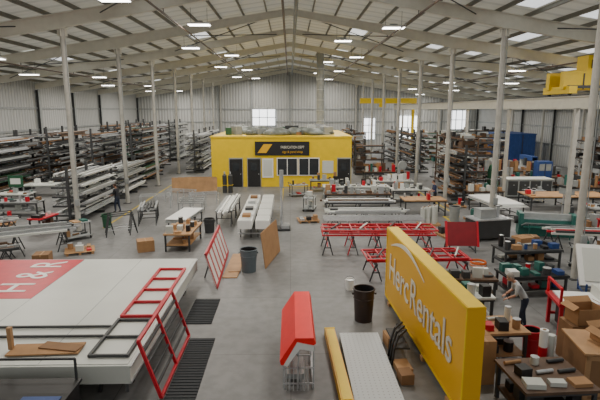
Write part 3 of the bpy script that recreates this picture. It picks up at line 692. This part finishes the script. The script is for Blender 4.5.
# sheet metal brake
b=B()
b.bx(-1.3,1.3,-.4,.4,.0,.4,TEAL); b.bx(-1.3,-1.1,-.45,.45,.4,1.1,TEAL); b.bx(1.1,1.3,-.45,.45,.4,1.1,TEAL)
b.bx(-1.1,1.1,-.12,.15,.4,.75,TEAL); b.bx(-1.1,1.1,-.08,.08,.85,1.08,GREYP); b.bx(-1.12,1.12,-.05,.05,.75,.85,ALU)
b.prism([(-1.2,-.45,.5),(1.2,-.45,.5),(1.1,-.95,.72),(-1.1,-.95,.72)],(0,0,.04),ALU)
for x in(-.9,.9): b.tube((x,-.9,.7),(x,-.9,0),.05,TEAL)
b.cyl((-1.45,0,.7),(-1.3,0,.7),.2,STEEL,14); b.cyl((1.2,.3,1.1),(1.2,.3,1.4),.1,STEEL,10)
b.done('sheet_metal_brake',(12.7,23.2,0),R(-16))
b=B(); b.bx(-.9,.9,-.5,.5,.15,1.0,STEEL); b.bx(-.95,.95,-.55,.55,1.0,1.06,ALU); b.bx(-.6,.2,-.3,.3,1.06,1.5,GREYP); b.cyl((.5,0,1.06),(.5,0,1.6),.08,ALU,10); b.torus((.5,0,1.6),.18,.02,STEEL)
for x in(-.8,.8):
    for y in(-.4,.4): b.cyl((x,y,0),(x,y,.15),.05,BLACK,8)
b.done('milling_machine',(9.5,22.5,0),.2)
barstand((13.2,20.4,0),R(80),4.0,1.2,.8,99,[ALU,STEEL,TEAL,OFFW,RED],n=9)
bench((13.9,18.3,0),0,2.6,1.0,.8,DWOOD,STEEL,100,16,hmax=.5); bench((9.4,18.4,0),R(5),2.4,1.1,.75,STEEL,STEEL,101,18,pal=[STEEL,BLACK,CARD,OFFW,BLUE,ALU],hmax=.5)
cart((11.7,18.0,0),.2,103)
b=B(); b.box((0,0,1.0),(2.8,.12,1.5),WHITE,(-.7,0,0)); b.box((0,-.03,1.02),(2.5,.12,1.2),OFFW,(-.7,0,0))
for x in(-1.2,1.2): b.tube((x,-.5,.5),(x,-.5,0),.06,BLUE); b.tube((x,.45,1.4),(x,.45,0),.06,BLUE); b.tube((x,-.5,.1),(x,.45,.1),.05,BLUE)
b.tube((-1.2,.45,.1),(1.2,.45,.1),.05,BLUE); b.done('drafting_panel_stand',(11.0,15.0,0),R(-18))
bench((8.1,15.4,0),R(4),2.1,1.0,.75,BLACK,STEEL,102,16,pal=[STEEL,BLACK,OFFW,BLUE,ALU,TEAL,RED])
bench((5.9,15.1,0),R(-3),1.6,.8,.75,DWOOD,STEEL,104,12,pal=[STEEL,TEAL,CARD,BLACK,OFFW])
b=B()
for i in range(4): b.torus((0,0,.03+.045*i),.30-.01*(i%2),.024,ORANGE if i!=1 else WHITE,20)
b.done('hose_coil',(7.5,18.4,0))
b=B()
for x in(-.75,.75):
    for y in(-.45,.45): b.tube((x,y,0),(x,y,.85),.09,RED)
b.bx(-.85,.85,-.55,.55,.85,.93,RED); b.bx(-.7,.35,-.45,.45,.93,.97,WHITE); b.bx(.3,.8,-.4,.4,.93,1.25,OFFW); b.tube((-.75,-.45,.3),(.75,-.45,.3),.07,RED); b.tube((-.75,.45,.3),(.75,.45,.3),.07,RED)
b.tube((-.8,-.5,.93),(-.8,-.5,1.35),.06,RED); b.tube((-.8,.5,.93),(-.8,.5,1.35),.06,RED); b.tube((-.8,-.5,1.35),(-.8,.5,1.35),.06,RED)
b.cyl((.55,-.2,1.25),(.55,-.2,1.45),.12,BLACK,12); b.bx(-.6,.6,-.35,.35,.1,.7,STEEL)
b.done('red_table_saw',(8.2,12.6,0),R(-10))
# near-right benches
bench((5.15,8.9,0),R(3),1.5,1.3,.85,DWOOD,STEEL,110,20,pal=[ALU,OFFW,ALU,BLACK,OFFW,STEEL,CARD],hmax=.2)
cbox((4.35,10.2,0),.05,.45,.6,1.05,CARD,False); 
b=B()
b.bx(-.75,.75,-.55,.55,.12,1.12,CARD2); b.bx(-.8,.8,-.6,.6,1.12,1.16,WOOD)
for x in(-.7,0,.7): b.bx(x-.05,x+.05,-.58,-.55,.12,1.12,WOOD)
for z in(.2,1.0): b.bx(-.75,.75,-.58,-.55,z,z+.1,WOOD)
for y in(-.45,.45): b.bx(-.7,.7,y-.05,y+.05,0,.12,WOOD)
b.done('wooden_crate',(6.95,9.6,0),R(-8))
cbox((7.0,9.6,1.165),.2,.7,.6,.22,CARD,True)
cbox((7.2,11.0,0),0,.9,.6,1.0,CARD2); cbox((7.2,11.0,1.01),.1,.7,.5,.4,CARD,True)
bench((5.0,13.3,0),0,1.7,.8,.85,OFFW,STEEL,111,12,pal=[STEEL,BLACK,CARD,OFFW,TEAL])
bench((5.1,11.1,0),R(3),1.2,1.0,.9,WOOD,STEEL,112,9,pal=[RED,BLACK,CARD,CARD2,OFFW,STEEL],hmax=.45)
b=B()
b.cyl((0,0,0),(0,0,1.3),.09,WHITE,14); b.cyl((0,0,.4),(0,0,.9),.095,RED,14); b.cyl((.2,.05,0),(.2,.05,1.15),.08,OFFW,14); b.cyl((.0,.0,1.3),(0,0,1.31),.04,CARD2,8); b.cyl((.09,.2,0),(.09,.2,1.0),.07,RED,12)
b.bx(-.12,.3,-.12,.3,0,.03,STEEL)
b.done('vinyl_film_rolls',(5.65,9.95,0))
bin_((6.05,11.2,0),.22,.7,RED,name='red_drum')
b=B(); b.bx(8.9,9.05,24.0,27.5,0,.004,LINE); b.bx(9.05,9.9,27.4,27.5,0,.004,LINE); b.bx(-.65,-.5,30,38,0,.004,LINE); b.bx(-.5,2.0,38.0,38.12,0,.004,LINE); b.bx(-9.9,-9.8,25,42,0,.004,LINE)
b.bx(9.75,9.85,28.5,50,0,.004,LINE)
b.done('floor_marking_lines')
# ------------------------------------------------------------------ people
SKIN=mat('skin',(0.45,0.24,0.16),0.5,var=.05); SHOE=mat('shoe',(0.03,0.025,0.02),0.6); LIP=mat('lips',(0.4,0.13,0.11),.5)
def person(name,loc,rz,shirt,pants,hair,bend=0.0,arms='work',stride=0.0):
    P={'pel':(0,0,.97),'sp':(0,.01,1.14),'ch':(0,.015,1.34),'nk':(0,0,1.47),'hb':(0,.015,1.56),
       'hl':(-.09,0,.92),'hr':(.09,0,.92),'kl':(-.1,.03+stride,.5),'kr':(.1,.03-stride*.4,.5),
       'al':(-.1,stride*1.2,.09),'ar':(.1,-stride*1.3,.09),'tl':(-.12,.15+stride*1.2,.04),'tr':(.12,.15-stride*1.3,.04),
       'sl':(-.18,0,1.41),'sr':(.18,0,1.41)}
    if arms=='work': A={'el':(-.23,.08,1.14),'er':(.23,.08,1.14),'wl':(-.17,.31,1.08),'wr':(.17,.31,1.08)}
    elif arms=='down': A={'el':(-.25,-.03,1.13),'er':(.25,-.03,1.13),'wl':(-.26,.06,.88),'wr':(.26,.06,.88)}
    P.update(A)
    def bd(p):
        x,y,z=p; y0,z0=y,z-.95; c,s_=math.cos(bend),math.sin(bend); return (x,y0*c+z0*s_,.95+z0*c-y0*s_)
    for k in('sp','ch','nk','hb','sl','sr','el','er','wl','wr'): P[k]=bd(P[k])
    if bend>.2:
        for k,sx in(('el',-1),('er',1)): P[k]=(sx*.25,P['ch'][1]+.06,P['ch'][2]-.17)
        for k,sx in(('wl',-1),('wr',1)): P[k]=(sx*.17,P['ch'][1]+.25,P['ch'][2]-.30)
    rad={'pel':.15,'sp':.135,'ch':.155,'nk':.062,'hb':.055,'hl':.1,'hr':.1,'kl':.065,'kr':.065,'al':.045,'ar':.045,'tl':.04,'tr':.04,'sl':.075,'sr':.075,'el':.047,'er':.047,'wl':.03,'wr':.03}
    bones=[('pel','sp','s'),('sp','ch','s'),('ch','nk','s'),('nk','hb','k'),('ch','sl','s'),('ch','sr','s'),('sl','el','s'),('sr','er','s'),('el','wl','k'),('er','wr','k'),
           ('pel','hl','p'),('pel','hr','p'),('hl','kl','p'),('hr','kr','p'),('kl','al','p'),('kr','ar','p'),('al','tl','f'),('ar','tr','f')]
    ks=list(P); me=bpy.data.meshes.new('sk'); me.from_pydata([P[k] for k in ks],[(ks.index(a),ks.index(c)) for a,c,_ in bones],[])
    ob=bpy.data.objects.new('sk',me); bpy.context.scene.collection.objects.link(ob)
    md=ob.modifiers.new('s','SKIN'); ob.modifiers.new('ss','SUBSURF').levels=2
    sv=me.skin_vertices[0].data
    for i,k in enumerate(ks):
        r=rad[k]; sv[i].radius=(r,r*.72) if k in('pel','sp','ch') else (r,r); sv[i].use_root=(k=='pel')
    bpy.context.view_layer.update(); dg=bpy.context.evaluated_depsgraph_get(); ev=ob.evaluated_get(dg).to_mesh()
    T={'s':shirt,'p':pants,'k':SKIN,'f':SHOE}; b=B(); vs=[v.co.copy() for v in ev.vertices]
    fs={k:[] for k in T}
    for p in ev.polygons:
        c=p.center; best=None
        for a,q,t in bones:
            A0=Vector(P[a]);B0=Vector(P[q]);d=B0-A0; u=max(0,min(1,(c-A0).dot(d)/d.length_squared)); dist=(c-A0-d*u).length/((rad[a]*(1-u)+rad[q]*u))
            if best is None or dist<best[0]: best=(dist,t)
        fs[best[1]].append(tuple(p.vertices))
    b.V=[tuple(v) for v in vs]
    for t,l in fs.items():
        for f in l: b.F.append(f); b.I.append(b.mi(T[t])); b.S.append(True)
    ob.evaluated_get(dg).to_mesh_clear(); bpy.data.objects.remove(ob)
    hb=Vector(P['hb']); tilt=bend*.8; E=Euler((-tilt,0,0)).to_matrix(); hc=hb+E@Vector((0,.03,.10)); rt=(-tilt,0,0)
    b.sph(hc,(.078,.097,.12),SKIN,16,12,rt); b.sph(hc+E@Vector((0,-.014,.022)),(.085,.098,.112),hair,16,10,rt)
    b.sph(hc+E@Vector((0,.045,-.03)),(.066,.055,.075),SKIN,12,8,rt)
    b.sph(hc+E@Vector((0,.102,-.015)),(.013,.02,.022),SKIN,8,6,rt)
    for sx in(-1,1):
        b.sph(hc+E@Vector((sx*.03,.088,.008)),(.013,.01,.008),WHITE,8,6,rt); b.sph(hc+E@Vector((sx*.03,.097,.008)),(.006,.004,.006),BLACK,6,4,rt)
        b.sph(hc+E@Vector((sx*.082,.0,-.01)),(.012,.022,.032),SKIN,8,6,rt)
    b.sph(hc+E@Vector((0,.094,-.058)),(.025,.008,.008),LIP,8,6,rt)
    for w,e,sx in(('wl','el',-1),('wr','er',1)):
        W=Vector(P[w]); d=(W-Vector(P[e])).normalized(); side=Vector((1,0,0)); side=(side-d*side.dot(d)).normalized(); up=side.cross(d)
        c=W+d*.05
        q=d.to_track_quat('Y','Z').to_euler()
        b.sph(c,(.042,.055,.02),SKIN,10,8,q)
        for i,l in enumerate((.065,.078,.072,.055)):
            o2=side*(-.03+.02*i)*sx; p0=c+d*.03+o2; p1=p0+d*l*.55; p2=p1+(d*.7-up*.7*(1 if up.z>0 else -1)).normalized()*l*.5
            b.cyl(p0,p1,.0095,SKIN,6,r2=.009); b.cyl(p1,p2,.009,SKIN,6,r2=.007)
        p0=c-side*.03*sx-d*.02; p1=p0+(d*.6-side*sx*.8).normalized()*.04; b.cyl(p0,p1,.012,SKIN,6,r2=.01); b.cyl(p1,p1+d*.03,.01,SKIN,6,r2=.008)
    return b.done(name,loc,rz)
DK=mat('shirt_dark',(.012,.013,.018),.8); GS=mat('shirt_grey',(.40,.42,.43),.8); JN=mat('jeans',(.02,.03,.06),.8); HB=mat('hair_brown',(.04,.02,.012),.7); NV=mat('shirt_navy',(.02,.03,.09),.8); HG=mat('hair_grey',(.25,.23,.2),.7)
person('worker_man',(-10.45,29.0,0),R(75),DK,JN,HB,.1,'work',.08)
person('worker_man',(9.2,30.1,0),R(90),NV,DK,HB,.12,'work',.05)
person('worker_man',(6.55,12.65,0),R(75),GS,JN,HG,.6,'work',.06)
# ------------------------------------------------------------------ world + camera
w=bpy.data.worlds.new('w'); bpy.context.scene.world=w; w.use_nodes=True
w.node_tree.nodes['Background'].inputs['Color'].default_value=(1,.98,.95,1); w.node_tree.nodes['Background'].inputs['Strength'].default_value=.6
cam=bpy.data.cameras.new('cam'); cam.lens=484/600*36; cam.sensor_width=36; cam.clip_end=300
co=bpy.data.objects.new('camera',cam); bpy.context.scene.collection.objects.link(co); co.location=(0,0,6.1); co.rotation_euler=(R(79.5),0,R(-1.18))
bpy.context.scene.camera=co
